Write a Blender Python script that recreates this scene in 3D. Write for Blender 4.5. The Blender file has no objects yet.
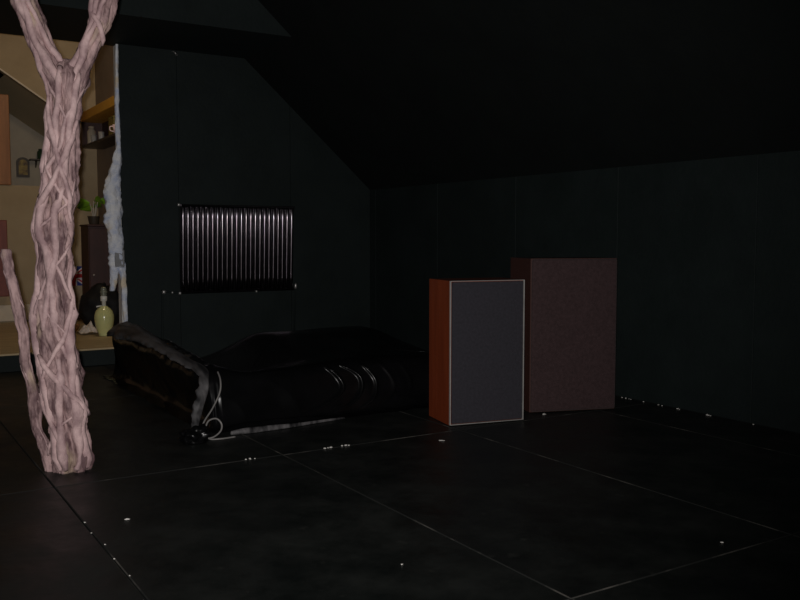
import bpy, bmesh, math, random
from mathutils import Vector, noise
random.seed(7)
S = bpy.context.scene
COL = S.collection

# ------------------------------------------------------------------ camera, light, exposure
cd = bpy.data.cameras.new('camera'); cam = bpy.data.objects.new('camera', cd); COL.objects.link(cam)
cd.sensor_width = 36.0; cd.lens = 39.6; cd.clip_start = 0.02
cam.location = (0, 0, 1.22)
cam.rotation_euler = (math.radians(90 - 4.03), 0, math.radians(-32))
S.camera = cam
w = bpy.data.worlds.new('world'); S.world = w; w.use_nodes = True
w.node_tree.nodes['Background'].inputs[0].default_value = (0.6, 0.75, 0.8, 1)
w.node_tree.nodes['Background'].inputs[1].default_value = 0.0
fl = bpy.data.lights.new('camera_flash', 'SPOT'); fl.energy = 640; fl.shadow_soft_size = 0.02
fl.spot_size = math.radians(84); fl.spot_blend = 1.0
fl.color = (1.0, 0.96, 0.94)
flo = bpy.data.objects.new('camera_flash', fl); COL.objects.link(flo)
flo.location = (-0.03, 0.02, 1.25); flo.rotation_euler = (math.radians(91), 0, math.radians(-26))
rl = bpy.data.lights.new('rear_room_lamp', 'POINT'); rl.energy = 24; rl.shadow_soft_size = 0.12; rl.color = (1.0, 0.80, 0.55)
rlo = bpy.data.objects.new('rear_room_lamp', rl); COL.objects.link(rlo); rlo.location = (2.35, 9.15, 3.6)
S.view_settings.view_transform = 'Standard'; S.view_settings.look = 'None'
S.view_settings.gamma = 1.0; S.view_settings.exposure = 0.0
S.view_settings.use_curve_mapping = False

# ------------------------------------------------------------------ materials
def mat(name, c1, c2=None, scale=6.0, rough=0.6, bump=0.0, bscale=None, spec=0.5, lo=0.35, hi=0.65,
        metal=0.0, stretch=(1, 1, 1), sheen=0.0, sheen_tint=(1, 1, 1), sheen_rough=0.5, coat=0.0,
        rough2=None, trans=0.0, detail=5.0, fleck=None):
    m = bpy.data.materials.new(name); m.use_nodes = True
    nt = m.node_tree; N = nt.nodes; L = nt.links
    b = N['Principled BSDF']
    b.inputs['Roughness'].default_value = rough
    b.inputs['Metallic'].default_value = metal
    b.inputs['Specular IOR Level'].default_value = spec
    b.inputs['Base Color'].default_value = (*c1, 1)
    b.inputs['Sheen Weight'].default_value = sheen
    b.inputs['Sheen Tint'].default_value = (*sheen_tint, 1)
    b.inputs['Sheen Roughness'].default_value = sheen_rough
    b.inputs['Coat Weight'].default_value = coat
    b.inputs['Transmission Weight'].default_value = trans
    tc = N.new('ShaderNodeTexCoord'); mp = N.new('ShaderNodeMapping')
    mp.inputs['Scale'].default_value = stretch
    L.new(tc.outputs['Object'], mp.inputs['Vector'])
    if c2 is not None:
        n = N.new('ShaderNodeTexNoise'); n.inputs['Scale'].default_value = scale
        n.inputs['Detail'].default_value = detail; n.inputs['Roughness'].default_value = 0.65
        L.new(mp.outputs[0], n.inputs['Vector'])
        r = N.new('ShaderNodeValToRGB')
        r.color_ramp.elements[0].position = lo; r.color_ramp.elements[0].color = (*c1, 1)
        r.color_ramp.elements[1].position = hi; r.color_ramp.elements[1].color = (*c2, 1)
        L.new(n.outputs['Fac'], r.inputs['Fac'])
        out = r.outputs['Color']
        if fleck is not None:
            n3 = N.new('ShaderNodeTexNoise'); n3.inputs['Scale'].default_value = fleck[1]
            n3.inputs['Detail'].default_value = 3
            L.new(mp.outputs[0], n3.inputs['Vector'])
            r3 = N.new('ShaderNodeValToRGB')
            r3.color_ramp.elements[0].position = fleck[2]; r3.color_ramp.elements[0].color = (0, 0, 0, 1)
            r3.color_ramp.elements[1].position = fleck[3]; r3.color_ramp.elements[1].color = (1, 1, 1, 1)
            L.new(n3.outputs['Fac'], r3.inputs['Fac'])
            mx = N.new('ShaderNodeMixRGB'); mx.inputs['Color2'].default_value = (*fleck[0], 1)
            L.new(r3.outputs['Color'], mx.inputs['Fac']); L.new(out, mx.inputs['Color1'])
            out = mx.outputs['Color']
        L.new(out, b.inputs['Base Color'])
        if rough2 is not None:
            mr = N.new('ShaderNodeMapRange'); mr.inputs['From Min'].default_value = lo; mr.inputs['From Max'].default_value = hi
            mr.inputs['To Min'].default_value = rough; mr.inputs['To Max'].default_value = rough2
            L.new(n.outputs['Fac'], mr.inputs['Value']); L.new(mr.outputs[0], b.inputs['Roughness'])
    if bump > 0:
        n2 = N.new('ShaderNodeTexNoise'); n2.inputs['Scale'].default_value = bscale or scale * 4
        n2.inputs['Detail'].default_value = 4
        L.new(mp.outputs[0], n2.inputs['Vector'])
        bp = N.new('ShaderNodeBump'); bp.inputs['Strength'].default_value = bump; bp.inputs['Distance'].default_value = 0.02
        L.new(n2.outputs['Fac'], bp.inputs['Height']); L.new(bp.outputs[0], b.inputs['Normal'])
    return m

M = {}
M['floor'] = mat('black_painted_board', (0.0034, 0.0050, 0.0046), (0.0080, 0.0100, 0.0086), 3.0, 0.40, 0.12, 14, rough2=0.6,
                 fleck=((0.026, 0.028, 0.024), 9, 0.66, 0.82))
M['pale_edge'] = mat('pale_board_edge', (0.012, 0.013, 0.012), (0.13, 0.12, 0.105), 2.6, 0.6, lo=0.51, hi=0.76)  # pale patches put the gleam of the board joints into the colour
_nt = M['pale_edge'].node_tree
_g = _nt.nodes.new('ShaderNodeNewGeometry')
_mp = [n for n in _nt.nodes if n.type == 'MAPPING'][0]
_nt.links.new(_g.outputs['Position'], _mp.inputs['Vector'])
_mp.inputs['Location'].default_value = (1.3, 2.2, 0)
M['sub'] = mat('subfloor', (0.01, 0.01, 0.01), (0.02, 0.02, 0.018), 4, 0.9)
M['wall'] = mat('black_green_paint', (0.0064, 0.0108, 0.0104), (0.0095, 0.0150, 0.0145), 2.5, 0.7, 0.1, 30, spec=0.25)
M['wallbase'] = mat('black_backing', (0.006, 0.008, 0.008), (0.009, 0.011, 0.011), 3, 0.9, spec=0.1)
M['ceil'] = mat('black_ceiling_paint', (0.0035, 0.0050, 0.0048), (0.0052, 0.0072, 0.0068), 2, 0.8, 0.1, 20, spec=0.2)
M['tan'] = mat('tan_wall_paint', (0.40, 0.30, 0.175), (0.48, 0.37, 0.225), 1.5, 0.8, 0.05, 20)
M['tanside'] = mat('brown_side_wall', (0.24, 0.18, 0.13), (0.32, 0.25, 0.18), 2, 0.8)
M['tanceil'] = mat('beige_ceiling', (0.42, 0.33, 0.2), (0.46, 0.36, 0.22), 1.5, 0.8)
M['greywall'] = mat('grey_plaster', (0.36, 0.31, 0.24), (0.45, 0.39, 0.30), 2, 0.8)
M['platform'] = mat('worn_pine_floor', (0.42, 0.31, 0.16), (0.6, 0.47, 0.28), 3, 0.6, 0.05, 12, stretch=(0.6, 6, 1))
M['skirting'] = mat('cream_skirting', (0.66, 0.56, 0.42), (0.76, 0.66, 0.5), 3, 0.5)
M['postwood'] = mat('orange_brown_wood', (0.30, 0.115, 0.03), (0.40, 0.165, 0.05), 3, 0.5, stretch=(6, 6, 0.5))
M['redwood'] = mat('red_brown_wood', (0.20, 0.045, 0.03), (0.27, 0.07, 0.045), 3, 0.5, stretch=(5, 5, 0.6))
M['darkwood'] = mat('dark_mahogany', (0.035, 0.012, 0.010), (0.06, 0.02, 0.016), 3, 0.5, stretch=(5, 5, 0.6))
M['yellowshelf'] = mat('orange_yellow_shelf', (0.72, 0.34, 0.03), (0.80, 0.42, 0.05), 4, 0.5)
M['tree'] = mat('pink_beige_bark', (0.46, 0.31, 0.30), (0.12, 0.066, 0.07), 11, 0.75, 0.8, 22, lo=0.38, hi=0.60,
                stretch=(1.2, 1.2, 0.5), fleck=((0.50, 0.38, 0.27), 5, 0.6, 0.72))
M['vine'] = mat('pale_pink_vine', (0.64, 0.455, 0.44), (0.30, 0.19, 0.195), 13, 0.75, 0.5, 26, stretch=(1, 1, 0.6))
M['plaster'] = mat('bluish_white_plaster', (0.86, 0.86, 0.87), (0.50, 0.57, 0.76), 7, 0.8, 0.7, 18, lo=0.42, hi=0.66,
                   fleck=((0.8, 0.68, 0.52), 6, 0.6, 0.72))
M['jamb'] = mat('grey_white_jamb', (0.7, 0.7, 0.7), (0.8, 0.8, 0.78), 6, 0.8, 0.2)
M['greytape'] = mat('grey_tape', (0.22, 0.22, 0.23), (0.28, 0.28, 0.29), 8, 0.6)
M['drape'] = mat('black_satin_sheet', (0.0022, 0.0024, 0.0026), (0.004, 0.004, 0.0045), 4, 0.27, 0.03, 12, spec=0.5,
                 sheen=0.0, sheen_tint=(0.88, 0.85, 0.9), sheen_rough=0.22)
M['drape'].node_tree.nodes['Principled BSDF'].inputs['IOR'].default_value = 1.32
M['highlight_satin'] = mat('satin_painted_highlight', (0.012, 0.012, 0.013), (0.125, 0.12, 0.122), 4, 0.5, 0.1, 14, spec=0.3, stretch=(4, 0.5, 2), lo=0.36, hi=0.70, detail=2)  # paler grey satin with the flash highlight put into its colour
M['cord'] = mat('grey_cord', (0.13, 0.125, 0.12), (0.20, 0.19, 0.18), 8, 0.5)
M['radiator'] = mat('gloss_black_radiator', (0.12, 0.108, 0.12), (0.18, 0.16, 0.18), 12, 0.15, 0.02, 140, spec=0.5, metal=1.0)
M['metal'] = mat('dull_pale_metal', (0.45, 0.44, 0.43), (0.6, 0.58, 0.56), 12, 0.35, metal=0.8)
M['spkwood'] = mat('red_brown_veneer', (0.165, 0.028, 0.0075), (0.22, 0.04, 0.011), 3, 0.45, stretch=(8, 8, 0.5))
M['grille'] = mat('blue_grey_grille_cloth', (0.027, 0.0255, 0.031), (0.036, 0.034, 0.042), 60, 0.9, 0.3, 300, spec=0.2)
M['trim'] = mat('pale_metal_trim', (0.27, 0.26, 0.25), (0.34, 0.33, 0.31), 12, 0.45)
M['brncloth'] = mat('brown_grille_cloth', (0.036, 0.0215, 0.022), (0.052, 0.031, 0.032), 50, 0.9, 0.3, 260, spec=0.2,
                    sheen=0.08)
M['brnwood'] = mat('dark_brown_veneer', (0.04, 0.0125, 0.009), (0.055, 0.018, 0.013), 4, 0.6, stretch=(6, 6, 0.6))
M['rubber'] = mat('black_rubber', (0.012, 0.012, 0.012), None, rough=0.8)
M['fleck'] = mat('white_crumb', (0.75, 0.73, 0.68), (0.5, 0.48, 0.45), 20, 0.7)
M['bag'] = mat('black_bag_plastic', (0.008, 0.008, 0.009), (0.012, 0.012, 0.012), 4, 0.65, 0.5, 10, spec=0.25)
M['lime'] = mat('yellow_green_ceramic', (0.62, 0.63, 0.27), (0.70, 0.70, 0.33), 3, 0.18, coat=0.3)
M['white'] = mat('white_plastic', (0.78, 0.78, 0.74), (0.7, 0.7, 0.66), 8, 0.4)
M['socket'] = mat('green_grey_socket', (0.32, 0.34, 0.27), (0.22, 0.23, 0.18), 12, 0.35, metal=0.3)
M['paper'] = mat('white_cloth', (0.78, 0.72, 0.66), (0.62, 0.54, 0.48), 6, 0.8, 0.3, 12)
M['bowl'] = mat('orange_clay', (0.55, 0.30, 0.16), (0.48, 0.25, 0.12), 6, 0.6)
M['leaf'] = mat('bright_green_leaf', (0.26, 0.52, 0.03), (0.17, 0.38, 0.02), 8, 0.45)
M['stem'] = mat('pale_stem', (0.5, 0.45, 0.38), (0.4, 0.36, 0.3), 8, 0.6)
M['flagblue'] = mat('navy_cloth', (0.02, 0.04, 0.24), (0.025, 0.05, 0.28), 8, 0.8)
M['flagred'] = mat('red_cloth', (0.58, 0.03, 0.04), (0.5, 0.025, 0.03), 8, 0.8)
M['flagwhite'] = mat('white_flag_cloth', (0.78, 0.74, 0.76), (0.7, 0.66, 0.68), 8, 0.8)
M['frame'] = mat('dark_picture_frame', (0.04, 0.03, 0.022), (0.06, 0.045, 0.03), 8, 0.5)
M['picture'] = mat('brown_yellow_picture', (0.10, 0.06, 0.035), (0.42, 0.30, 0.08), 9, 0.6, lo=0.4, hi=0.6)
M['glass'] = mat('clear_glass', (0.7, 0.7, 0.7), None, rough=0.05, coat=1.0, trans=0.6)
M['redjar'] = mat('dark_red_jar', (0.14, 0.02, 0.015), (0.1, 0.015, 0.012), 6, 0.3)
M['greenjar'] = mat('dark_green_jar', (0.03, 0.06, 0.03), (0.02, 0.04, 0.02), 6, 0.3)
M['yellowbox'] = mat('mustard_card', (0.35, 0.26, 0.05), (0.3, 0.22, 0.04), 6, 0.6)
M['pink'] = mat('pale_pink_cup', (0.7, 0.55, 0.58), (0.65, 0.5, 0.54), 6, 0.4)

# ------------------------------------------------------------------ helpers
def link(name, me, m, parent=None, loc=(0, 0, 0), rot=(0, 0, 0), smooth=False):
    o = bpy.data.objects.new(name, me); COL.objects.link(o)
    mats = m if isinstance(m, (list, tuple)) else [m]
    if not me.materials:
        for k in mats: me.materials.append(M[k])
    o.location = loc; o.rotation_euler = rot
    if parent: o.parent = parent
    if smooth:
        for p in me.polygons: p.use_smooth = True
    return o
def tag(o, label=None, cat=None, group=None, kind=None):
    if label: o['label'] = label
    if cat: o['category'] = cat
    if group: o['group'] = group
    if kind: o['kind'] = kind
    return o
def empty(name, loc=(0, 0, 0), rz=0.0, rx=0.0):
    o = bpy.data.objects.new(name, None); COL.objects.link(o); o.empty_display_size = 0.1
    o.location = loc; o.rotation_euler = (rx, 0, rz); return o
def mesh(bm, name='m'):
    bmesh.ops.recalc_face_normals(bm, faces=bm.faces[:])
    me = bpy.data.meshes.new(name); bm.to_mesh(me); bm.free(); return me
def add_box(bm, x0, x1, y0, y1, z0, z1, bev=0.0, seg=1):
    r = bmesh.ops.create_cube(bm, size=1.0)
    vs = r['verts']
    for v in vs:
        v.co = Vector(((x0 + x1) / 2 + v.co.x * (x1 - x0), (y0 + y1) / 2 + v.co.y * (y1 - y0), (z0 + z1) / 2 + v.co.z * (z1 - z0)))
    if bev > 0:
        es = list({e for v in vs for e in v.link_edges})
        bmesh.ops.bevel(bm, geom=es, offset=bev, segments=seg, affect='EDGES', profile=0.5)
def box(name, x0, x1, y0, y1, z0, z1, m, parent=None, bev=0.0, seg=1, **k):
    bm = bmesh.new(); add_box(bm, x0, x1, y0, y1, z0, z1, bev, seg)
    return link(name, mesh(bm), m, parent, **k)
def prism(name, pts, axis, a, b, m, parent=None, **k):
    """polygon in the two other axes extruded along axis from a to b; pts order: y-axis -> (x,z), x-axis -> (y,z)"""
    bm = bmesh.new()
    f = (lambda p, t: (p[0], t, p[1])) if axis == 'y' else ((lambda p, t: (t, p[0], p[1])) if axis == 'x' else (lambda p, t: (p[0], p[1], t)))
    va = [bm.verts.new(f(p, a)) for p in pts]; vb = [bm.verts.new(f(p, b)) for p in pts]
    bm.faces.new(va); bm.faces.new(vb[::-1])
    n = len(pts)
    for i in range(n): bm.faces.new((va[i], vb[i], vb[(i + 1) % n], va[(i + 1) % n]))
    return link(name, mesh(bm), m, parent, **k)
def rings_mesh(rings, cap0=True, cap1=True, closed=True):
    bm = bmesh.new(); R = [[bm.verts.new(p) for p in r] for r in rings]; n = len(R[0])
    for a, b in zip(R, R[1:]):
        for i in range(n if closed else n - 1):
            j = (i + 1) % n; bm.faces.new((a[i], a[j], b[j], b[i]))
    if cap0: bm.faces.new(R[0][::-1])
    if cap1: bm.faces.new(R[-1])
    return mesh(bm)
def lathe(name, prof, m, parent=None, seg=20, loc=(0, 0, 0), **k):
    rings = [[(r * math.cos(2 * math.pi * i / seg), r * math.sin(2 * math.pi * i / seg), z) for i in range(seg)] for r, z in prof]
    return link(name, rings_mesh(rings), m, parent, loc=loc, smooth=True, **k)
def tube_mesh(pts, rad, seg=8, lump=0.0, seed=0.0):
    pts = [Vector(p) for p in pts]; rings = []
    ref = Vector((0.31, 0.95, 0.12)).normalized()
    for i, p in enumerate(pts):
        t = (pts[min(i + 1, len(pts) - 1)] - pts[max(i - 1, 0)]).normalized()
        u = t.cross(ref)
        if u.length < 1e-3: u = t.cross(Vector((1, 0, 0)))
        u.normalize(); v = t.cross(u)
        r = rad[i] if isinstance(rad, (list, tuple)) else rad
        ring = []
        for k in range(seg):
            a = 2 * math.pi * k / seg
            d = u * math.cos(a) + v * math.sin(a)
            q = p + d * r
            if lump: q += d * r * lump * noise.noise(q * 14 + Vector((seed, 0, 0)))
            ring.append(q)
        rings.append(ring)
    return rings_mesh(rings)
def smoothpts(pts, n):
    """Catmull-Rom through tuples"""
    out = []; P = [pts[0]] + list(pts) + [pts[-1]]
    for i in range(1, len(P) - 2):
        for k in range(n):
            t = k / n
            out.append(tuple(0.5 * ((2 * b) + (-a + c) * t + (2 * a - 5 * b + 4 * c - d) * t * t + (-a + 3 * b - 3 * c + d) * t ** 3)
                             for a, b, c, d in zip(P[i - 1], P[i], P[i + 1], P[i + 2])))
    out.append(tuple(pts[-1])); return out
def lerp_table(tab, z):
    """tab sorted by descending first column; returns interpolated remaining columns"""
    if z >= tab[0][0]: return tab[0][1:]
    for a, b in zip(tab, tab[1:]):
        if z >= b[0]:
            t = (a[0] - z) / max(a[0] - b[0], 1e-6)
            return tuple(p + (q - p) * t for p, q in zip(a[1:], b[1:]))
    return tab[-1][1:]

# ------------------------------------------------------------------ room shell
XL, XR, YF, YB = -2.1, 5.0, -1.6, 8.64
KNEE, SLOPE, SOFF, FLAT = 1.76, 0.875, 3.06, 3.6
def slope_z(x): return KNEE + (XR - x) * SLOPE
def slope_x(z): return XR - (z - KNEE) / SLOPE

floor = tag(box('floor', XL, XR, YF, YB, -0.12, -0.022, 'sub'), kind='structure')
_board = {}
def floor_board(x0, x1, y0, y1):
    g = 0.0025; key = (round(x1 - x0, 3), round(y1 - y0, 3))
    if key not in _board:
        w2, l2 = (x1 - x0) / 2 - g, (y1 - y0) / 2 - g; c = 0.004
        bm = bmesh.new()
        lo = [bm.verts.new((sx * w2, sy * l2, -0.022)) for sx, sy in ((-1, -1), (1, -1), (1, 1), (-1, 1))]
        mi = [bm.verts.new((sx * w2, sy * l2, -0.003)) for sx, sy in ((-1, -1), (1, -1), (1, 1), (-1, 1))]
        hi = [bm.verts.new((sx * (w2 - c), sy * (l2 - c), 0)) for sx, sy in ((-1, -1), (1, -1), (1, 1), (-1, 1))]
        bm.faces.new(lo[::-1]); bm.faces.new(hi)
        for i in range(4):
            j = (i + 1) % 4
            bm.faces.new((lo[i], lo[j], mi[j], mi[i]))
            f = bm.faces.new((mi[i], mi[j], hi[j], hi[i])); f.material_index = 1
        me = mesh(bm); me.materials.append(M['floor']); me.materials.append(M['pale_edge']); _board[key] = me
    link('floor_board', _board[key], 'floor', floor, loc=((x0 + x1) / 2, (y0 + y1) / 2, 0))
fx = [XL] + [0.81 + 1.22 * k for k in range(-2, 4)] + [XR]
fy = [YF, -0.19, 2.155, 4.495, 6.84, YB]
for a, b in zip(fx, fx[1:]):
    for c, d in zip(fy, fy[1:]): floor_board(a, b, c, d)

T = 0.012   # panel thickness
wall_right = tag(box('wall_right', XR + T, XR + 0.12, YF, YB + 0.1, -0.1, KNEE + 0.1, 'wallbase'), kind='structure')
ry = [YF] + [3.635 + 1.22 * k for k in range(-4, 5)] + [YB]
for a, b in zip(ry, ry[1:]):
    box('wall_panel', XR, XR + T, a + 0.002, b - 0.002, 0.002, KNEE, 'wall', wall_right, bev=0.0015)

OX = 2.235  # right edge of the opening
wall_back = tag(prism('wall_back', [(OX, -0.1), (XR, -0.1), (XR, slope_z(XR)), (slope_x(3.5), 3.5), (OX, 3.5)], 'y', YB + T, YB + 0.12, 'wallbase'), kind='structure')
def zt(x): return min(SOFF, slope_z(x))
for a, b in ((OX, 2.80), (2.80, 4.02), (4.02, XR)):
    a2, b2 = a + 0.002, b - 0.002
    pts = [(a2, 0.002), (b2, 0.002), (b2, zt(b2))]
    xs = slope_x(SOFF)
    if a2 < xs < b2: pts.append((xs, SOFF))
    pts.append((a2, zt(a2)))
    prism('wall_panel', pts, 'y', YB, YB + T, 'wall', wall_back)
box('sill_riser', -0.3, OX - 0.002, YB, YB + 0.12, 0.002, 0.155, 'wall', wall_back)
box('wall_panel', XL, -0.302, YB, YB + 0.12, 0.002, SOFF, 'wall', wall_back)
jamb = box('jamb', OX - 0.012, OX - 0.001, YB + 0.002, YB + 0.12, 0.18, SOFF - 0.005, 'jamb', wall_back)

wall_left = tag(box('wall_left', XL - 0.12, XL, YF, YB, -0.1, FLAT, 'wall'), kind='structure')
wall_front = tag(box('wall_front', XL, XR, YF - 0.12, YF, -0.1, FLAT, 'wall'), kind='structure')
ceiling = tag(box('ceiling', XL, slope_x(FLAT) + 0.1, YF, 7.5, FLAT, FLAT + 0.1, 'ceil'), kind='structure')
prism('ceiling_slope', [(XR, KNEE), (XR + 0.12, KNEE), (slope_x(FLAT) + 0.12, FLAT + 0.1), (slope_x(FLAT), FLAT)], 'y', YF, YB + 0.1, 'ceil', ceiling)
prism('bulkhead', [(XL, SOFF), (slope_x(SOFF), SOFF), (slope_x(FLAT), FLAT), (XL, FLAT)], 'y', 7.5, YB + 0.119, 'wall', ceiling)

# ------------------------------------------------------------------ lit room behind the opening
RY, NY = 11.9, 12.95
SX = 2.78
FZ = 0.17
floor_rear = tag(box('floor_rear', -0.9, SX, YB + 0.12, NY, 0.0, FZ - 0.018, 'sub'), kind='structure')
py = [YB - 0.03 + 0.19 * k for k in range(0, 18)]
for a, b in zip(py, py[1:]):
    y1 = min(b, RY) - 0.0015
    if y1 - a > 0.02: box('floor_plank', -0.3, (OX - 0.016) if a < YB + 0.13 else SX, a + 0.0015, y1, FZ - 0.017, FZ, 'platform', floor_rear, bev=0.002)
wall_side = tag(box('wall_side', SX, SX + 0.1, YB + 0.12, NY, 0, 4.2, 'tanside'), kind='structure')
wall_side2 = tag(box('wall_side_far', -1.0, -0.9, YB + 0.12, NY, 0, 4.2, 'tan'), kind='structure')
# rear wall with a loft opening cut under a sloping edge
NZ = 1.875
def nz_top(x): return 3.276 - (x - 1.65) * (3.276 - 2.897) / (2.22 - 1.65)
NX0, NX1 = 0.2, 2.36
wall_rear = tag(box('wall_rear', -0.9, SX, RY, RY + 0.1, 0, NZ, 'tan'), kind='structure')
prism('upper_wall', [(-0.9, NZ), (NX0, NZ), (NX0, nz_top(NX0)), (NX1, nz_top(NX1)), (NX1, NZ), (SX, NZ), (SX, 4.2), (-0.9, 4.2)], 'y', RY, RY + 0.1, 'tan', wall_rear)
prism('edge_trim', [(NX0, nz_top(NX0)), (NX1, nz_top(NX1)), (NX1, nz_top(NX1) + 0.022), (NX0, nz_top(NX0) + 0.022)], 'y', RY - 0.012, RY, 'skirting', wall_rear)
wall_loft = tag(box('wall_loft', -0.9, SX, NY, NY + 0.1, NZ - 0.1, 4.2, 'greywall'), kind='structure')
loft = tag(prism('ceiling_loft', [(NX0, nz_top(NX0)), (NX1, nz_top(NX1)), (NX1, nz_top(NX1) + 0.05), (NX0, nz_top(NX0) + 0.05)], 'y', RY + 0.1, NY, 'tanceil'), kind='structure')
for v in loft.data.vertices:            # the soffit drops towards the back
    if v.co.y > RY + 0.5: v.co.z -= 0.22
ceil_rear = tag(box('ceiling_rear', -0.9, SX, YB + 0.12, NY, 4.0, 4.1, 'tanceil'), kind='structure')
tag(box('baseboard_rear', -0.9, SX, RY - 0.02, RY - 0.001, FZ + 0.012, 0.385, 'skirting', bev=0.004), kind='structure')
tag(box('trim_1', 1.30, 1.735, RY - 0.03, RY + 0.09, NZ + 0.002, 2.98, 'postwood', bev=0.006), kind='structure')

# ------------------------------------------------------------------ gnarled stage tree
tree = tag(empty('stage_tree', (0.944, 4.793, 0), math.radians(-32)),
           'pinkish gnarled forked stage tree wrapped in vines standing on black floor', 'tree')
TR = [(2.13, 0.04, 0.02), (2.10, 0.042, 0.06), (2.04, 0.045, 0.10), (1.925, 0.03, 0.084), (1.823, 0.015, 0.082), (1.722, 0.018, 0.083),
      (1.62, 0.002, 0.080), (1.518, -0.006, 0.088), (1.416, -0.03, 0.094), (1.313, -0.048, 0.089), (1.21, -0.043, 0.087),
      (1.106, -0.049, 0.084), (1.002, -0.057, 0.080), (0.898, -0.06, 0.093), (0.794, -0.057, 0.098), (0.689, -0.06, 0.095),
      (0.584, -0.047, 0.100), (0.479, -0.029, 0.106), (0.373, -0.016, 0.105), (0.267, -0.009, 0.105), (0.16, -0.001, 0.102), (0.0, 0.004, 0.092)]
LL = [(2.80, -0.26, 0.055), (2.62, -0.22, 0.06), (2.426, -0.165, 0.062), (2.326, -0.132, 0.066), (2.226, -0.097, 0.062), (2.126, -0.051, 0.07), (2.051, -0.018, 0.075), (1.9, 0.02, 0.06)]
RL = [(2.78, 0.29, 0.05), (2.60, 0.275, 0.056), (2.426, 0.242, 0.060), (2.326, 0.216, 0.058), (2.226, 0.181, 0.054), (2.126, 0.133, 0.052), (2.051, 0.088, 0.062), (1.9, 0.04, 0.06)]
BR = [(1.163, -0.29, 0.022), (1.15, -0.289, 0.027), (1.054, -0.276, 0.029), (0.898, -0.247, 0.030), (0.637, -0.21, 0.028), (0.373, -0.179, 0.030), (0.16, -0.143, 0.030), (0.0, -0.095, 0.028)]
def tree_at(tab, z):
    cx, r = lerp_table(tab, z); sd = tab[1][0]
    cx += 0.016 * noise.noise(Vector((sd, z * 6.0, 2.0))) + 0.007 * noise.noise(Vector((sd, z * 15.0, 7.0)))
    return cx, r * (1 + 0.20 * noise.noise(Vector((sd, z * 7.5, 11.0))))
def bark(tab, z0, z1, nz, seg, seed, lobes, twist, flute=0.16, depth=0.92, yoff=0.0):
    rings = []
    for i in range(nz + 1):
        z = z0 + (z1 - z0) * i / nz
        cx, r = tree_at(tab, z); r *= 0.92
        ring = []
        for k in range(seg):
            a = 2 * math.pi * k / seg
            d = Vector((math.cos(a), depth * math.sin(a), 0))
            q = Vector((d.x, d.y, z * 1.1))
            f = flute * (abs(math.sin(lobes * 0.5 * (a + twist * z) + 1.2 * noise.noise(Vector((seed, z * 2.2, 0))))) - 0.6)
            tw = a + 1.5 * z; qq = Vector((math.cos(tw) * 1.7, math.sin(tw) * 1.7, z * 4.2 + seed))
            f += 0.30 * (0.45 - abs(noise.noise(qq)) * 2.0) + 0.16 * (0.4 - abs(noise.noise(qq * 2.3)) * 2.0)
            f += 0.12 * noise.noise(q * 1.9 + Vector((seed, 0, 0))) + 0.10 * noise.noise(q * 6 + Vector((0, seed, 0)))
            f += 0.05 * noise.noise(Vector((d.x * 9, d.y * 9, z * 26)) + Vector((seed, 0, 3)))
            ring.append((cx + d.x * r * (1 + f), yoff + d.y * r * (1 + f), max(z, 0.0)))
        rings.append(ring)
    return rings_mesh(rings)
link('trunk', bark(TR, 0.0, 2.13, 260, 96, 3.1, 7, 1.7), 'tree', tree, smooth=True)
link('limb', bark(LL, 1.92, 2.80, 120, 60, 8.7, 5, 3.0, 0.2), 'tree', tree, smooth=True)
link('limb', bark(RL, 1.92, 2.78, 120, 60, 5.2, 5, -3.0, 0.2), 'tree', tree, smooth=True)
link('branch', bark(BR, 0.0, 1.163, 140, 36, 12.4, 4, 2.0, 0.10, yoff=-0.015), 'tree', tree, smooth=True)
def vine(tab, z0, z1, a0, a1, rad, seed, wob=0.35, out=0.92):
    rad *= 1.02; out += 0.06
    pts = []; rr = []; n = max(14, int(abs(z1 - z0) * 34))
    for i in range(n + 1):
        t = i / n; z = z0 + (z1 - z0) * t
        cx, r = tree_at(tab, z)
        a = a0 + (a1 - a0) * t + wob * noise.noise(Vector((seed, z * 3.5, 1.7)))
        k = r * (out + 0.07 * noise.noise(Vector((seed, z * 6, 9))))
        pts.append((cx + k * math.cos(a), k * 0.92 * math.sin(a), max(z, rad * 0.9)))
        rr.append(rad * (0.85 + 0.45 * noise.noise(Vector((seed, z * 5, 4))) + (0.1 if 0.1 < t < 0.9 else -0.25)))
    link('vine', tube_mesh(pts, rr, 9, 0.5, seed), 'vine', tree, smooth=True)
P = math.pi
# angles: -pi/2 faces the camera, pi is its left flank, 0 its right flank
vine(TR, 2.06, 1.30, -P * 0.95, -P * 0.10, 0.013, 1.0, 0.1, 1.05)
vine(TR, 1.82, 1.20, -P * 0.12, -P * 0.92, 0.016, 2.0, 0.2, 1.02)
vine(TR, 1.55, 0.60, -P * 0.75, -P * 0.25, 0.022, 3.0)
vine(TR, 1.48, 0.75, -P * 0.35, -P * 0.55, 0.020, 4.0)
vine(TR, 1.30, 0.40, -P * 0.95, -P * 0.70, 0.024, 5.0)
vine(TR, 0.95, 0.0, -P * 0.05, -P * 0.30, 0.026, 6.0)
vine(TR, 0.80, 0.0, -P * 0.85, -P * 0.60, 0.022, 7.0)
vine(TR, 0.62, 0.30, -P * 0.75, -P * 0.02, 0.016, 8.0, 0.1, 1.03)
vine(TR, 0.42, 0.10, -P * 0.82, -P * 0.45, 0.015, 9.0, 0.1, 1.03)
vine(TR, 0.60, 0.0, -P * 0.45, -P * 0.48, 0.024, 10.0)
vine(TR, 0.55, 0.0, -P * 0.12, -P * 0.10, 0.022, 11.0)
vine(TR, 2.05, 1.50, -P * 0.20, -P * 0.30, 0.020, 12.0)
vine(TR, 1.95, 1.40, -P * 0.80, -P * 0.85, 0.020, 13.0)
vine(TR, 2.08, 1.60, -P * 0.55, -P * 0.45, 0.018, 14.0)
vine(LL, 2.75, 1.95, -P * 0.90, -P * 0.30, 0.020, 15.0)
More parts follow.
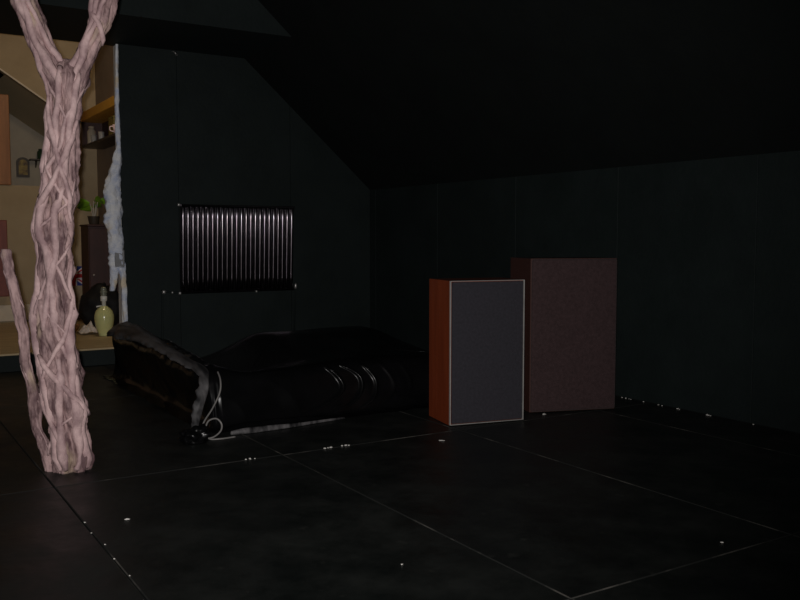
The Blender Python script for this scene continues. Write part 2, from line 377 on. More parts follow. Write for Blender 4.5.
vine(LL, 2.75, 1.98, -P * 0.20, -P * 0.75, 0.018, 16.0)
vine(LL, 2.70, 2.05, -P * 0.55, -P * 0.05, 0.016, 17.0)
vine(RL, 2.75, 1.95, -P * 0.95, -P * 0.35, 0.020, 18.0)
vine(RL, 2.72, 2.00, -P * 0.10, -P * 0.80, 0.016, 19.0)
vine(RL, 2.70, 2.10, -P * 0.50, -P * 0.70, 0.016, 20.0)
vine(RL, 2.36, 2.20, -P * 0.70, -P * 0.02, 0.013, 21.0, 0.3, 1.05)
vine(BR, 1.00, 0.15, -P * 0.80, -P * 0.30, 0.009, 22.0)
vine(TR, 1.10, 0.55, -P * 0.06, -P * 0.14, 0.013, 23.0)
vine(TR, 0.95, 0.50, -P * 0.96, -P * 0.92, 0.015, 24.0)
for i in range(10):
    zc = 0.25 + 1.65 * i / 9; sg = 1 if i % 2 else -1; ln = 0.16 + 0.05 * (i % 3)
    vine(TR, zc + ln, max(zc - ln, 0.02), -P * (0.5 + 0.36 * sg), -P * (0.5 - 0.34 * sg), 0.0075 + 0.002 * (i % 3), 30.0 + i, 1.1, 0.98)
for i in range(4):
    vine(BR, 1.08 - 0.26 * i, 0.86 - 0.26 * i, -P * 0.85, -P * 0.15, 0.006, 50.0 + i, 0.3, 1.0)

# ------------------------------------------------------------------ loudspeakers
def speaker(name, loc, rz, W, H, Dp, label, wood, cloth, trim):
    t = tag(empty(name, loc, rz), label, 'loudspeaker', 'pair of old loudspeaker cabinets')
    th = 0.02; z0 = 0.005
    bm = bmesh.new()
    add_box(bm, 0, th, 0.0, Dp, z0, H); add_box(bm, W - th, W, 0.0, Dp, z0, H)
    add_box(bm, th, W - th, 0.0, Dp, H - th, H); add_box(bm, th, W - th, 0.0, Dp, z0, z0 + th)
    add_box(bm, th, W - th, Dp - th, Dp, z0 + th, H - th)
    link('cabinet', mesh(bm), wood, t)
    return t, th, z0
W1, H1, D1 = 0.537, 0.945, 0.335
s1, th, z0 = speaker('loudspeaker', (3.262, 4.622, 0), math.radians(-11.4), W1, H1, D1,
                     'smaller loudspeaker with grey front edged in pale trim and red-brown wooden sides', 'spkwood', 'grille', 'trim')
box('grille', 0.016, W1 - 0.008, -0.016, 0.004, z0 + 0.01, H1 - 0.008, 'grille', s1, bev=0.003)
e = 0.0036
for a in ((0.0, e * 1.6, z0 + 0.002, H1), (W1 - e * 1.6, W1, z0 + 0.002, H1)):
    box('edge_trim', a[0], a[1], -0.020, -0.001, a[2], a[3], 'trim', s1, bev=0.0015)
box('edge_trim', e * 1.6, W1 - e * 1.6, -0.020, -0.001, H1 - e * 1.2, H1, 'trim', s1, bev=0.0015)
box('edge_trim', e * 1.6, W1 - e * 1.6, -0.020, -0.001, z0 + 0.002, z0 + 0.002 + e * 1.2, 'trim', s1, bev=0.0015)
W2, H2, D2 = 0.645, 1.078, 0.40
s2, th, z0 = speaker('loudspeaker', (3.985, 4.675, 0), math.radians(-19.1), W2, H2, D2,
                     'taller loudspeaker covered in dull brown cloth next to the black side wall', 'brnwood', 'brncloth', None)
box('grille', 0.004, W2 - 0.004, -0.028, -0.001, z0 + 0.006, H2 - 0.004, 'brncloth', s2, bev=0.016, seg=4)
for t, W, D in ((s1, W1, D1), (s2, W2, D2)):
    for x in (0.05, W - 0.05):
        for y in (0.05, D - 0.05):
            lathe('foot', [(0.016, 0.0), (0.018, 0.003), (0.018, 0.005)], 'rubber', t, 10, loc=(x, y, 0))

# ------------------------------------------------------------------ black sheet over a low pile
CX, CY, HX, HY = 2.86, 6.56, 0.99, 1.14
def rrect(o, n_side=230, n_cor=24):
    """rounded rectangle grown by o; points with outward normals"""
    hx, hy = HX + o, HY + o; r = max(0.12 + o, 0.02); r = min(r, hx * 0.9, hy * 0.9)
    pts = []
    cs = [(-1, -1, math.pi), (1, -1, 1.5 * math.pi), (1, 1, 0.0), (-1, 1, 0.5 * math.pi)]
    for q in range(4):
        sx, sy, a0 = cs[q]
        for k in range(n_cor):
            a = a0 + (math.pi / 2) * k / (n_cor - 1)
            pts.append((CX + sx * (hx - r) + r * math.cos(a), CY + sy * (hy - r) + r * math.sin(a), math.cos(a), math.sin(a)))
        nx, ny, _ = cs[(q + 1) % 4]
        p0 = pts[-1]; a = a0 + math.pi / 2
        x1, y1 = CX + nx * (hx - r) + r * math.cos(a), CY + ny * (hy - r) + r * math.sin(a)
        for k in range(1, n_side):
            t = k / n_side
            pts.append((p0[0] + (x1 - p0[0]) * t, p0[1] + (y1 - p0[1]) * t, math.cos(a), math.sin(a)))
    return pts
def gauss(v, c, wd): return math.exp(-((v - c) / wd) ** 2)
def sstep(a, b, v):
    t = min(1, max(0, (v - a) / (b - a))); return t * t * (3 - 2 * t)
def top_z(x, y):
    arm = 0.375 + 0.085 * sstep(5.35, 6.6, y)             # bolster-like crest along the left side
    mound = 0.36 + 0.10 * sstep(5.5, 6.6, y) - 0.38 * sstep(6.6, 7.6, y)     # hump in the middle of the pile
    valley = 0.20 + 0.15 * (1 - sstep(5.4, 5.9, y))
    k, k2 = sstep(1.98, 2.26, x), sstep(2.26, 2.85, x)
    z = arm * (1 - k) + k * (valley * (1 - k2) + mound * k2)
    return z + 0.012 * noise.noise(Vector((x * 2.1, y * 2.1, 0.4)))
prof = [(-0.985 + 0.035 * k, 1.0) for k in range(24)] + smoothpts([(-0.14, 1.0), (-0.08, 0.975), (-0.03, 0.915), (0.005, 0.82), (0.028, 0.69),
        (0.05, 0.54), (0.07, 0.36), (0.095, 0.19), (0.12, 0.075), (0.15, 0.03), (0.19, 0.02), (0.23, 0.018)], 9)
swoop = [  # hand-laid folds on the front face: (path of X by fall t, strength, width)
    ([(1.0, 2.46), (0.9, 2.60), (0.75, 2.76), (0.6, 2.85), (0.45, 2.88), (0.25, 2.85), (0.0, 2.76)], 0.030, 0.014),
    ([(1.0, 2.72), (0.85, 2.90), (0.65, 3.00), (0.4, 3.03), (0.2, 2.99), (0.0, 2.86)], 0.030, 0.012),
    ([(1.0, 2.95), (0.8, 3.09), (0.6, 3.14), (0.35, 3.14), (0.0, 3.05)], 0.022, 0.012),
    ([(1.0, 3.10), (0.7, 3.27), (0.4, 3.29), (0.0, 3.20)], 0.008, 0.016),
    ([(1.0, 3.28), (0.7, 3.42), (0.4, 3.43), (0.0, 3.36)], 0.006, 0.016),
]
swoop = [(smoothpts(p, 8), A, wd) for p, A, wd in swoop]
def scallop(t):
    t = t % 1.0
    return sstep(0, 0.22, t) if t < 0.22 else 1 - sstep(0.22, 1.0, t)
rings = []
for o, h in prof:
    ring = []
    fall = min(1.0, max(0.0, (0.97 - h) / 0.93)) if o > -0.05 else 0.0
    for i, (x, y, nx, ny) in enumerate(rrect(o)):
        front = ny < -0.6
        s = x * abs(ny) + y * abs(nx)
        z = h * top_z(x, y)
        pl = 1 - abs(noise.noise(Vector((s * 2.6 + 0.6 * fall, 1.3 * fall, 2.0))) * 2.2)
        d = (0.004 + (0.012 if not front else 0.006) * fall) * pl + 0.006 * noise.noise(Vector((s * 7, 2 * fall, 7.0))) * (0.3 + fall)
        if front and o > -0.03:
            for path, A, wd in swoop:
                px = lerp_table(path, fall)[0]
                env = sstep(0.0, 0.12, fall) * sstep(1.02, 0.75, fall) if fall < 1 else 0
                d += A * env * gauss(x, px, wd)
        x += nx * d; y += ny * d
        x += max(0.0, -nx) ** 2 * 0.21 * sstep(0.05, 1.0, fall)      # the left flank is tucked in under its shoulder
        edge = gauss(o, -0.02, 0.08)
        left = max(0.0, -nx)
        z += edge * left * (0.010 * math.sin(s * 9.0 + 0.8) + 0.014 * noise.noise(Vector((s * 8, o * 6, 3))))
        ph = s / 0.17 + 0.9 * noise.noise(Vector((s * 1.5, 0, 8))) + 0.35 * noise.noise(Vector((x * 4, y * 2, 2)))
        z += gauss(o, -0.03, 0.10) * left * sstep(5.40, 5.5, y) * 0.014 * (scallop(ph) - 0.4) * (0.7 + 0.6 * noise.noise(Vector((s * 3, 1, 1))))
        z += gauss(o, -0.10, 0.12) * left * 0.012 * (0.5 - abs(noise.noise(Vector((x * 5, y * 9, 1.0))) * 2))
        if o < -0.02: z += 0.008 * noise.noise(Vector((x * 4, y * 4, 1.0)))
        if front: z += 0.030 * gauss(o, 0.17, 0.03) * sstep(1.95, 2.10, x) * sstep(2.75, 2.5, x)   # rolled hem
        if h < 0.2: z += 0.010 * max(0, noise.noise(Vector((s * 8, o * 20, 5))))
        ring.append((x, y, max(z, 0.004)))
    rings.append(ring)
dr = link('black_sheet', rings_mesh(rings, cap0=True, cap1=False), 'drape', smooth=True)
tag(dr, 'glossy black sheet draped in folds over a low wide pile below the radiator', 'sheet')

# added grey strip imitating the sheet's highlight along the crest and down the corner
def soft_roll(name, path, flat, wide, seed, up):
    rg = []; gp = smoothpts(path, 22)
    for i, (x, y, z, r) in enumerate(gp):
        a_, b_ = Vector(gp[max(i - 1, 0)][:3]), Vector(gp[min(i + 1, len(gp) - 1)][:3])
        t = (b_ - a_).normalized(); u = t.cross(Vector(up)).normalized(); v = t.cross(u)
        if i in (0, len(gp) - 1): r *= 0.25
        elif i in (1, len(gp) - 2): r *= 0.6
        sc = 1.0 + 0.55 * noise.noise(Vector((i * 0.11, seed, 0))) + 0.2 * noise.noise(Vector((i * 0.3, seed, 5)))
        ring = []
        for k in range(28):
            an = 2 * math.pi * k / 28
            c, sn = math.cos(an), math.sin(an)
            f = 1 + 0.20 * noise.noise(Vector((c * 1.3, sn * 1.3 + seed, i * 0.05))) + 0.10 * noise.noise(Vector((c * 4, sn * 4, i * 0.04 + seed)))
            ring.append(Vector((x, y, z)) + (u * c * flat + v * sn * wide * (sc if sn > 0 else 1.0)) * r * f)
        for q in ring: q.z = max(q.z, 0.003)
        rg.append(ring)
    return link(name, rings_mesh(rg), 'highlight_satin', dr, smooth=True)
ge = soft_roll('crest_highlight', [(1.93, 7.62, 0.452, 0.075), (1.90, 7.2, 0.462, 0.075), (1.88, 6.75, 0.462, 0.055), (1.865, 6.3, 0.452, 0.038), (1.86, 5.95, 0.425, 0.032),
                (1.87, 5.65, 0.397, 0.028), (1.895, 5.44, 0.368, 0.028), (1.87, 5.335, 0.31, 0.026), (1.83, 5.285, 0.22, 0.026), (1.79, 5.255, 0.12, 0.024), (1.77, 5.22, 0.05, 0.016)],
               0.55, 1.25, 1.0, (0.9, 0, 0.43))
hr = soft_roll('hem_highlight_roll', [(1.96, 5.12, 0.012, 0.010), (2.06, 5.11, 0.016, 0.016), (2.2, 5.11, 0.016, 0.015), (2.38, 5.12, 0.013, 0.011), (2.55, 5.15, 0.010, 0.008), (2.80, 5.18, 0.007, 0.006)], 0.9, 1.3, 4.0, (0, 0, 1))  # hem on the floor, its lit edge put into the paler colour
ge['label'] = 'pale grey strip painted as the highlight along the crest'

# cord hanging off the corner of the sheet into a loop
cp = smoothpts([(1.95, 5.30, 0.375), (1.945, 5.24, 0.33), (1.925, 5.2, 0.26), (1.865, 5.17, 0.17), (1.80, 5.14, 0.10), (1.775, 5.12, 0.04), (1.785, 5.10, 0.012),
                (1.83, 5.08, 0.010), (1.885, 5.09, 0.04), (1.90, 5.11, 0.08), (1.87, 5.12, 0.115), (1.82, 5.12, 0.105), (1.795, 5.10, 0.06), (1.80, 5.06, 0.012), (1.86, 5.03, 0.008), (1.96, 5.04, 0.007)], 6)
tag(link('cord', tube_mesh(cp, 0.0055, 7), 'cord', smooth=True), 'thin grey cord looped on the floor at the corner of the black sheet', 'cord')
# crumpled scrap beside it
bm = bmesh.new(); bmesh.ops.create_icosphere(bm, subdivisions=4, radius=1.0)
for v in bm.verts:
    f = 1 + 0.5 * noise.noise(v.co * 1.8) + 0.25 * noise.noise(v.co * 4.5)
    v.co = Vector((v.co.x * 0.085 * f, v.co.y * 0.05 * f, max(v.co.z * 0.055 * f + 0.05, 0.0)))
tag(link('fabric_scrap', mesh(bm), 'drape', loc=(1.71, 5.02, 0.002), smooth=True), 'small crumpled dark scrap of sheeting on the floor beside the cord', 'fabric')

# ------------------------------------------------------------------ radiator
RX0, RX1, RZ0, RZ1 = 2.785, 4.012, 0.665, 1.555
RW, RH = RX1 - RX0, RZ1 - RZ0
rad = tag(empty('radiator', (RX0, YB - 0.055, RZ0), rx=math.radians(2.7)), 'black ribbed radiator hung on the dark back wall', 'radiator')
box('back_panel', 0.0, RW, 0.0, 0.022, 0.0, RH, 'radiator', rad, bev=0.003)
nf = 24; pitch = RW / nf
def fin_mesh():
    rings = []; r = pitch * 0.43
    zs = [(0.02, 0.3), (0.028, 0.7), (0.045, 1.0)] + [(0.045 + (RH - 0.08) * k / 8, 1.0) for k in range(1, 8)] + [(RH - 0.034, 1.0), (RH - 0.027, 0.9), (RH - 0.0225, 0.6)]
    for z, k in zs:
        rings.append([(r * math.cos(a), -r * 1.05 * k * math.sin(a), z) for a in [math.pi * j / 14 for j in range(15)]])
    return rings_mesh(rings)
fm = fin_mesh()
for i in range(nf):
    link('fin', fm, 'radiator', rad, loc=(pitch * (i + 0.5), 0, 0), smooth=True)
for z in (0.0, RH - 0.022):
    box('rail', -0.004, RW + 0.004, -0.026, 0.0, z, z + 0.022, 'radiator', rad, bev=0.006, seg=2)
lathe('air_vent', [(0.012, 0), (0.016, 0.01), (0.016, 0.024), (0.008, 0.032)], 'metal', rad, 12, loc=(-0.018, -0.005, RH - 0.022))
pv = link('pipe', tube_mesh(smoothpts([(0.0, -0.01, 0.015), (-0.09, -0.01, 0.018), (-0.18, -0.005, 0.03), (-0.185, 0.0, -0.03), (-0.185, 0.0, -0.64)], 6), 0.009, 8), 'wall', rad, smooth=True)
for x, z, r in ((-0.175, 0.026, 0.020), (-0.09, 0.018, 0.011), (-0.015, 0.008, 0.015)):
    lathe('valve', [(r * 0.5, -r), (r, -r * 0.6), (r, r * 0.6), (r * 0.5, r)], 'metal', rad, 10, loc=(x, -0.022, z))
lathe('valve', [(0.008, -0.03), (0.014, -0.02), (0.014, 0.015), (0.006, 0.03)], 'metal', rad, 10, loc=(RW + 0.022, -0.02, 0.045))
lathe('drain_plug', [(0.008, -0.010), (0.011, -0.004), (0.011, 0.004), (0.008, 0.010)], 'metal', rad, 10, loc=(0.795, -0.034, 0.002))
link('pipe', tube_mesh([(RW, -0.01, 0.03), (RW + 0.02, -0.01, 0.03), (RW + 0.022, -0.008, 0.0), (RW + 0.022, 0.0, -0.64)], 0.008, 8), 'wall', rad, smooth=True)
# hook under the bulkhead
hk = smoothpts([(2.76, YB - 0.002, 3.045), (2.76, YB - 0.04, 3.04), (2.775, YB - 0.06, 3.02), (2.79, YB - 0.04, 3.005), (2.81, YB - 0.02, 3.02)], 5)
tag(link('wall_hook', tube_mesh(hk, 0.006, 8), 'metal', smooth=True), 'small pale metal hook high on the dark back wall', 'hook')

# ------------------------------------------------------------------ ragged plaster on the edge of the opening
PL = [(3.048, 2.205, 2.228), (2.8, 2.196, 2.226), (2.525, 2.189, 2.226), (2.243, 2.187, 2.229), (2.102, 2.189, 2.235), (1.959, 2.157, 2.242), (1.864, 2.118, 2.23),
      (1.769, 2.097, 2.219), (1.673, 2.058, 2.217), (1.58, 2.075, 2.224), (1.438, 2.062, 2.23), (1.296, 2.087, 2.218), (1.106, 2.11, 2.242), (0.934, 2.106, 2.248)]
LA = [(0.972, 2.107, 2.195), (0.867, 2.105, 2.18), (0.791, 2.098, 2.169), (0.714, 2.096, 2.142)]
LB = [(0.971, 2.173, 2.253), (0.865, 2.199, 2.256), (0.624, 2.212, 2.26), (0.371, 2.221, 2.264), (0.18, 2.225, 2.266)]
def crust(tab, n, seg, seed, bm):
    R = []
    z1, z0_ = tab[0][0], tab[-1][0]
    for i in range(n + 1):
        z = z1 + (z0_ - z1) * i / n
        a, b = lerp_table(tab, z); c, r = (a + b) / 2, (b - a) / 2
        ring = []
        for k in range(seg):
            an = 2 * math.pi * k / seg
            f = 1 + 0.42 * noise.noise(Vector((math.cos(an) * 1.6 + seed, math.sin(an) * 1.6, z * 9))) + 0.24 * noise.noise(Vector((math.cos(an) * 4, seed, z * 24)))
            ring.append(bm.verts.new((c + r * f * math.cos(an), YB - 0.022 + min(0.8 * r, 0.05) * f * math.sin(an) - 0.02, z)))
        R.append(ring)
    for A, B in zip(R, R[1:]):
        for k in range(seg): bm.faces.new((A[k], A[(k + 1) % seg], B[(k + 1) % seg], B[k]))
    bm.faces.new(R[0]); bm.faces.new(R[-1][::-1])
bm = bmesh.new(); crust(PL, 150, 22, 1.0, bm); crust(LA, 24, 16, 5.0, bm); crust(LB, 50, 16, 9.0, bm)
pl = link('plaster_crust', mesh(bm), 'plaster', smooth=True)
tag(pl, 'ragged bluish-white plaster crust down the edge of the lit opening', 'plaster')
box('patch', 2.142, 2.232, YB - 0.092, YB - 0.076, 0.945, 1.105, 'greytape', pl, bev=0.004)

# ------------------------------------------------------------------ things in the lit room
lamp = tag(empty('table_lamp', (2.298, 9.68, FZ)), 'yellow-green bulbous ceramic lamp base without a shade, in front of a black bag', 'lamp')
lathe('body', [(0.055, 0.0), (0.062, 0.008), (0.060, 0.02), (0.078, 0.06), (0.094, 0.12), (0.102, 0.18), (0.100, 0.225), (0.088, 0.265), (0.066, 0.295), (0.042, 0.312), (0.036, 0.322)], 'lime', lamp, 28)
lathe('neck', [(0.022, 0.320), (0.022, 0.372), (0.034, 0.376), (0.036, 0.425), (0.026, 0.432)], 'white', lamp, 18)
lathe('socket', [(0.024, 0.432), (0.034, 0.438), (0.034, 0.452), (0.026, 0.456), (0.038, 0.464), (0.038, 0.482), (0.028, 0.487), (0.032, 0.500), (0.022, 0.525)], 'socket', lamp, 18)
link('switch', tube_mesh([(-0.028, -0.01, 0.325), (-0.06, -0.02, 0.322), (-0.085, -0.025, 0.318)], 0.008, 8), 'white', lamp, smooth=True)

bm = bmesh.new(); bmesh.ops.create_icosphere(bm, subdivisions=4, radius=1.0)
for v in bm.verts:
    f = 1 + 0.14 * noise.noise(v.co * 2.2) + 0.07 * noise.noise(v.co * 6)
    v.co = Vector((v.co.x * 0.245 * f, v.co.y * 0.2 * f, max(0.25 + v.co.z * 0.27 * f, 0.0)))
bag = tag(link('refuse_bag', mesh(bm), 'bag', loc=(2.425, 10.3, FZ), smooth=True), 'full black plastic bag slumped on the floor behind the lamp base', 'bag')
kp = [(0.03, 0.0, 0.49), (0.02, -0.01, 0.515), (0.05, 0.0, 0.54), (0.03, 0.01, 0.56)]
link('knot', tube_mesh(smoothpts([(0.0, 0.0, 0.46), (0.01, 0.0, 0.49), (0.035, 0.01, 0.515), (0.02, 0.0, 0.535)], 4), 0.018, 8, 0.5), 'bag', bag, smooth=True)

bm = bmesh.new(); bmesh.ops.create_grid(bm, x_segments=24, y_segments=16, size=1.0)
for v in bm.verts:
    r2 = v.co.x ** 2 + v.co.y ** 2
    v.co = Vector((v.co.x * 0.11, v.co.y * 0.12, max(0.004, 0.10 * math.exp(-1.6 * r2) * (1 + 0.8 * noise.noise(v.co * 2.6)) + 0.01)))
tag(link('cloth', mesh(bm), 'paper', loc=(2.20, 9.955, FZ), smooth=True), 'crumpled whitish cloth lying on the pine floor next to the lamp base', 'cloth')
bw = tag(lathe('bowl', [(0.035, 0), (0.04, 0.01), (0.075, 0.05), (0.09, 0.095), (0.084, 0.095), (0.068, 0.052), (0.03, 0.018)], 'bowl', seg=20, loc=(2.06, 10.16, FZ)),
         'small orange clay bowl on the pine floor close to the white cloth', 'bowl')

cab = tag(empty('cabinet', (2.415, 10.85, FZ)), 'narrow dark mahogany cabinet carrying a potted plant', 'cabinet')
box('body', 0, 0.345, 0.02, 0.40, 0, 1.19, 'darkwood', cab, bev=0.004)
dd = box('door', 0.008, 0.337, 0.0, 0.019, 0.03, 1.16, 'darkwood', cab, bev=0.004)
lathe('knob', [(0.006, 0), (0.012, 0.006), (0.012, 0.014), (0.005, 0.02)], 'metal', dd, 12, loc=(0.05, -0.012, 0.6))
box('top', -0.012, 0.357, -0.012, 0.41, 1.191, 1.212, 'darkwood', cab, bev=0.004)

plant = tag(empty('potted_plant', (2.515, 11.0, FZ + 1.213)), 'small plant with bright green leaves in a dark pot on the mahogany cabinet', 'plant')
lathe('pot', [(0.05, 0), (0.055, 0.01), (0.07, 0.09), (0.074, 0.1), (0.066, 0.1), (0.06, 0.09)], 'frame', plant, 18)
def leaf_mesh():
    bm = bmesh.new(); n = 8; L = []; 
    for i in range(n + 1):
        t = i / n; wd = 0.055 * math.sin(math.pi * min(1, t * 0.97 + 0.02)) ** 0.8; z = 0.035 * math.sin(2.2 * t)
        L.append([bm.verts.new((t * 0.21, s * wd, z + abs(s) * 0.018)) for s in (-1, 0, 1)])
    for a, b in zip(L, L[1:]):
        for k in range(2): bm.faces.new((a[k], a[k + 1], b[k + 1], b[k]))
    return mesh(bm)
lm = leaf_mesh()
for az, x, z, tl in ((3.0, -0.02, 0.25, 0.1), (-2.4, -0.02, 0.22, 0.2), (-0.3, 0.03, 0.27, 0.1), (0.9, 0.02, 0.24, 0.2), (-1.5, 0.0, 0.28, 0.15), (2.2, 0, 0.2, 0.2)):
    link('stem', tube_mesh(smoothpts([(x * 0.4, 0, 0.08), (x, 0, 0.16), (x + 0.02 * math.cos(az), 0.02 * math.sin(az), z)], 4), 0.006, 6), 'stem', plant, smooth=True)
    link('leaf', lm, 'leaf', plant, loc=(x + 0.02 * math.cos(az), 0.02 * math.sin(az), z), rot=((0.95 if math.cos(az) < 0 else -0.95), tl, az), smooth=True)

# small union flag pinned to the rear wall
FW, FH = 0.34, 0.25
flag = tag(empty('union_flag', (2.275, RY - 0.026, 0.605)), 'small red, white and blue union flag pinned on the tan wall', 'flag')
box('field', 0, FW, 0, 0.004, 0, FH, 'flagblue', flag)
def stripe(nm, p, q, wd, m, y):
    d = Vector((q[0] - p[0], q[1] - p[1])); n = Vector((-d.y, d.x)).normalized() * wd / 2
    prism(nm, [(p[0] + n.x, p[1] + n.y), (q[0] + n.x, q[1] + n.y), (q[0] - n.x, q[1] - n.y), (p[0] - n.x, p[1] - n.y)], 'y', y, y + 0.0015, m, flag)
k = 0.03
stripe('white_saltire', (k, k * FH / FW), (FW - k, FH - k * FH / FW), 0.05, 'flagwhite', -0.0015)
stripe('white_saltire', (k, FH - k * FH / FW), (FW - k, k * FH / FW), 0.05, 'flagwhite', -0.0016)
stripe('red_saltire', (k, k * FH / FW), (FW - k, FH - k * FH / FW), 0.018, 'flagred', -0.0031)
stripe('red_saltire', (k, FH - k * FH / FW), (FW - k, k * FH / FW), 0.018, 'flagred', -0.0032)
stripe('white_cross', (FW / 2, 0), (FW / 2, FH), 0.08, 'flagwhite', -0.0047); stripe('white_cross', (0, FH / 2), (FW, FH / 2), 0.08, 'flagwhite', -0.0048)
stripe('red_cross', (FW / 2, 0), (FW / 2, FH), 0.048, 'flagred', -0.0063); stripe('red_cross', (0, FH / 2), (FW, FH / 2), 0.048, 'flagred', -0.0064)

cup = tag(empty('wall_cupboard', (1.10, RY - 0.16, 0.50)), 'red-brown wooden cupboard fixed to the tan wall above the skirting', 'cupboard')
box('body', 0, 0.555, 0.02, 0.158, 0, 0.94, 'redwood', cup, bev=0.004)
dd = box('door', 0.006, 0.549, 0.0, 0.019, 0.008, 0.932, 'redwood', cup, bev=0.004)
lathe('knob', [(0.006, 0), (0.012, 0.006), (0.012, 0.014), (0.005, 0.02)], 'metal', dd, 12, loc=(0.06, -0.012, 0.45))

pf = tag(empty('framed_picture', (1.96, NY - 0.03, 2.045)), 'dark arched picture frame with brown and yellow picture in the loft', 'picture')
outer = [(0, 0), (0.165, 0), (0.165, 0.2)] + [(0.0825 + 0.0825 * math.cos(a), 0.2 + 0.068 * math.sin(a)) for a in [math.pi * j / 10 for j in range(1, 10)]] + [(0, 0.2)]
inner = [(0.0825 + (x - 0.0825) * 0.68, 0.134 + (z - 0.134) * 0.76) for x, z in outer]
prism('frame', outer, 'y', 0.0, 0.028, 'frame', pf); prism('picture', inner, 'y', -0.004, -0.001, 'picture', pf)
ls = tag(empty('loft_shelf', (2.12, NY - 0.16, 2.27)), 'short dark shelf on the grey loft wall beside the arched picture', 'shelf')
box('board', 0, 0.42, 0, 0.158, 0, 0.02, 'frame', ls, bev=0.002)
for x in (0.08, 0.34): prism('bracket', [(0.06, 0.0), (0.158, 0.0), (0.158, -0.09)], 'x', x, x + 0.015, 'frame', ls)
def jar(name, loc, r, h, m, label, group=None, cat='jar'):
    t = tag(empty(name, loc), label, cat, group)
    lathe('body', [(r * 0.9, 0), (r, 0.01), (r, h * 0.7), (r * 0.7, h * 0.82), (r * 0.6, h * 0.88)], m, t, 16)
    lathe('lid', [(r * 0.68, h * 0.881), (r * 0.7, h * 0.9), (r * 0.7, h * 0.98), (r * 0.5, h)], m, t, 16)
jar('jar', (2.27, NY - 0.08, 2.291), 0.055, 0.14, 'greenjar', 'dark green lidded jar on the short loft shelf')
jar('jar', (2.40, NY - 0.08, 2.291), 0.06, 0.30, 'redjar', 'tall dark red lidded jar on the short loft shelf')

# shelf unit along the side wall
SH = tag(empty('shelf_unit', (2.5, 9.50, 2.335)), 'wall shelf with orange-yellow top board and dark lower board in the lit room', 'shelf')
SL = 2.0
box('top_board', 0, 0.275, 0, SL, 0.325, 0.43, 'yellowshelf', SH, bev=0.003)
box('lower_board', 0, 0.275, 0, SL, 0.0, 0.028, 'frame', SH, bev=0.003)
box('back_board', 0.258, 0.275, 0.002, SL - 0.002, 0.03, 0.323, 'darkwood', SH)
for y in (0.0, SL - 0.02): box('end_board', 0.004, 0.256, y, y + 0.02, 0.03, 0.323, 'darkwood', SH)
zs = 2.335 + 0.030
for y, lb in ((10.65, 'clear glass tumbler nearer the mustard box on the lower shelf board'), (11.02, 'clear glass tumbler next to the grey jar on the lower shelf board')):
    g = tag(lathe('tumbler', [(0.03, 0), (0.032, 0.004), (0.036, 0.09), (0.034, 0.09), (0.030, 0.01)], 'glass', seg=18, loc=(2.545, y, zs)),
            lb, 'glass', 'tumblers on the lower shelf board')
bx = tag(empty('card_box', (2.56, 10.15, zs)), 'mustard yellow card box on the lower shelf board', 'box')
box('body', 0, 0.12, 0, 0.22, 0, 0.20, 'yellowbox', bx, bev=0.003); box('lid', -0.003, 0.123, -0.003, 0.223, 0.201, 0.225, 'yellowbox', bx, bev=0.003)
t = tag(empty('cup', (2.555, 9.98, zs)), 'pale pink cup standing on the lower shelf board', 'cup')
lathe('body', [(0.03, 0), (0.035, 0.005), (0.05, 0.10), (0.046, 0.10), (0.03, 0.01)], 'pink', t, 18)
link('handle', tube_mesh(smoothpts([(-0.042, 0, 0.08), (-0.075, 0, 0.075), (-0.075, 0, 0.035), (-0.036, 0, 0.025)], 4), 0.006, 8), 'pink', t, smooth=True)
jar('jar', (2.57, 11.25, zs), 0.05, 0.22, 'greywall', 'pale grey lidded jar on the lower shelf board')

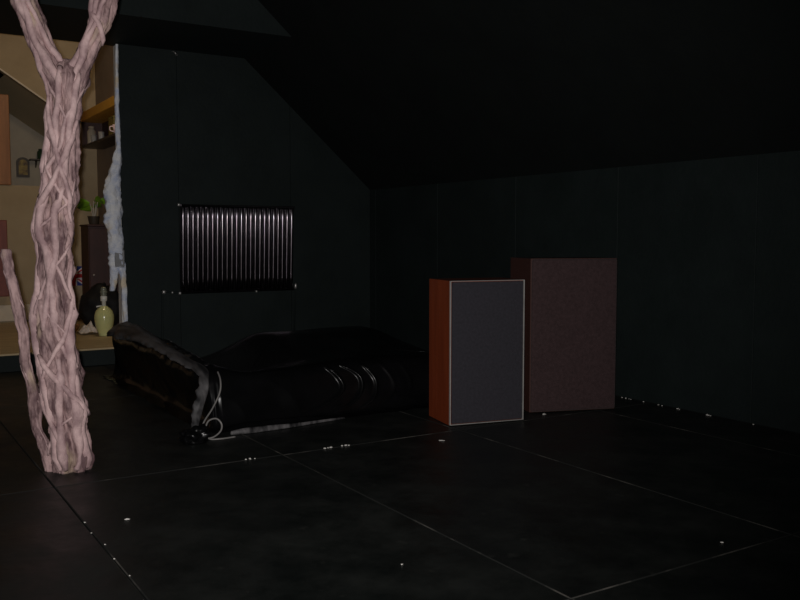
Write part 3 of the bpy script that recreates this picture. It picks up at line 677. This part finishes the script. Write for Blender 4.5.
# ------------------------------------------------------------------ crumbs and scraps on the black floor
def crumb(x, y, z, s, label, group, name='paint_flake', long=1.0, rz=None):
    s *= 0.72
    bm = bmesh.new(); bmesh.ops.create_icosphere(bm, subdivisions=1, radius=1.0)
    for v in bm.verts:
        f = 1 + 0.6 * noise.noise(v.co * 2 + Vector((x * 9, y * 9, 0)))
        v.co = Vector((v.co.x * s * long * f, v.co.y * s * f, max(0, (v.co.z + 0.8) * s * 0.5 * f)))
    o = link(name, mesh(bm), 'fleck', loc=(x, y, z), rot=(0, 0, rz if rz is not None else random.uniform(0, 3)))
    tag(o, label, 'debris', group)
G1 = 'white crumbs along the foot of the side wall'
for y, z, s in ((4.749, 0, .010), (4.709, 0, .011), (4.658, 0, .009), (4.68, 0, .007), (4.539, 0, .009), (4.396, 0, .011), (4.358, 0, .009), (4.221, 0, .012), (4.20, 0, .007), (3.962, 0, .013), (3.945, 0, .011), (3.93, 0, .008), (3.597, 0, .009)):
    crumb(4.975 - random.uniform(0, .01), y, 0.001, s, 'white crumb lying at the foot of the black side wall', G1)
G2 = 'white crumbs caught in the floor joint ahead of the black sheet'
for x, y, s in ((1.81, 4.498, .008), (1.835, 4.496, .011), (1.86, 4.492, .007), (2.295, 4.494, .011), (2.32, 4.499, .008), (2.336, 4.497, .012), (2.41, 4.497, .010), (2.432, 4.492, .012), (2.45, 4.488, .009)):
    crumb(x, y, 0.001, s, 'white crumb in the floor joint between the tree and the speakers', G2)
crumb(2.986, 4.30, 0.001, 0.008, 'thin pale splinter on the floor just ahead of the smaller loudspeaker', None, 'splinter', 4.0, math.radians(-32))
crumb(4.03, 4.57, 0.001, 0.016, 'pale scrap at the bottom corner of the taller brown loudspeaker', None, 'paper_scrap', 1.6, 0.2)
crumb(1.709, 2.721, 0.001, 0.006, 'tiny white flake alone in the middle of a black floor board', None, 'paint_flake', 1.3)
crumb(0.978, 3.799, 0.001, 0.009, 'pale elongated flake on the floor board ahead of the tree', None, 'paint_flake', 2.0, -0.4)
crumb(2.924, 2.243, 0.001, 0.007, 'tiny white flake near the crosswise floor joint below the taller loudspeaker', None, 'paint_flake', 1.5)
G3 = 'pale crumbs along the floor joint beside the tree'
for x, y, s in ((0.814, 3.854, .007), (0.82, 3.53, .006), (0.806, 3.7, .006), (0.812, 3.35, .006), (0.816, 3.15, .005)):
    crumb(x, y, 0.001, s, 'pale crumb in the lengthwise floor joint running away from the tree', G3)
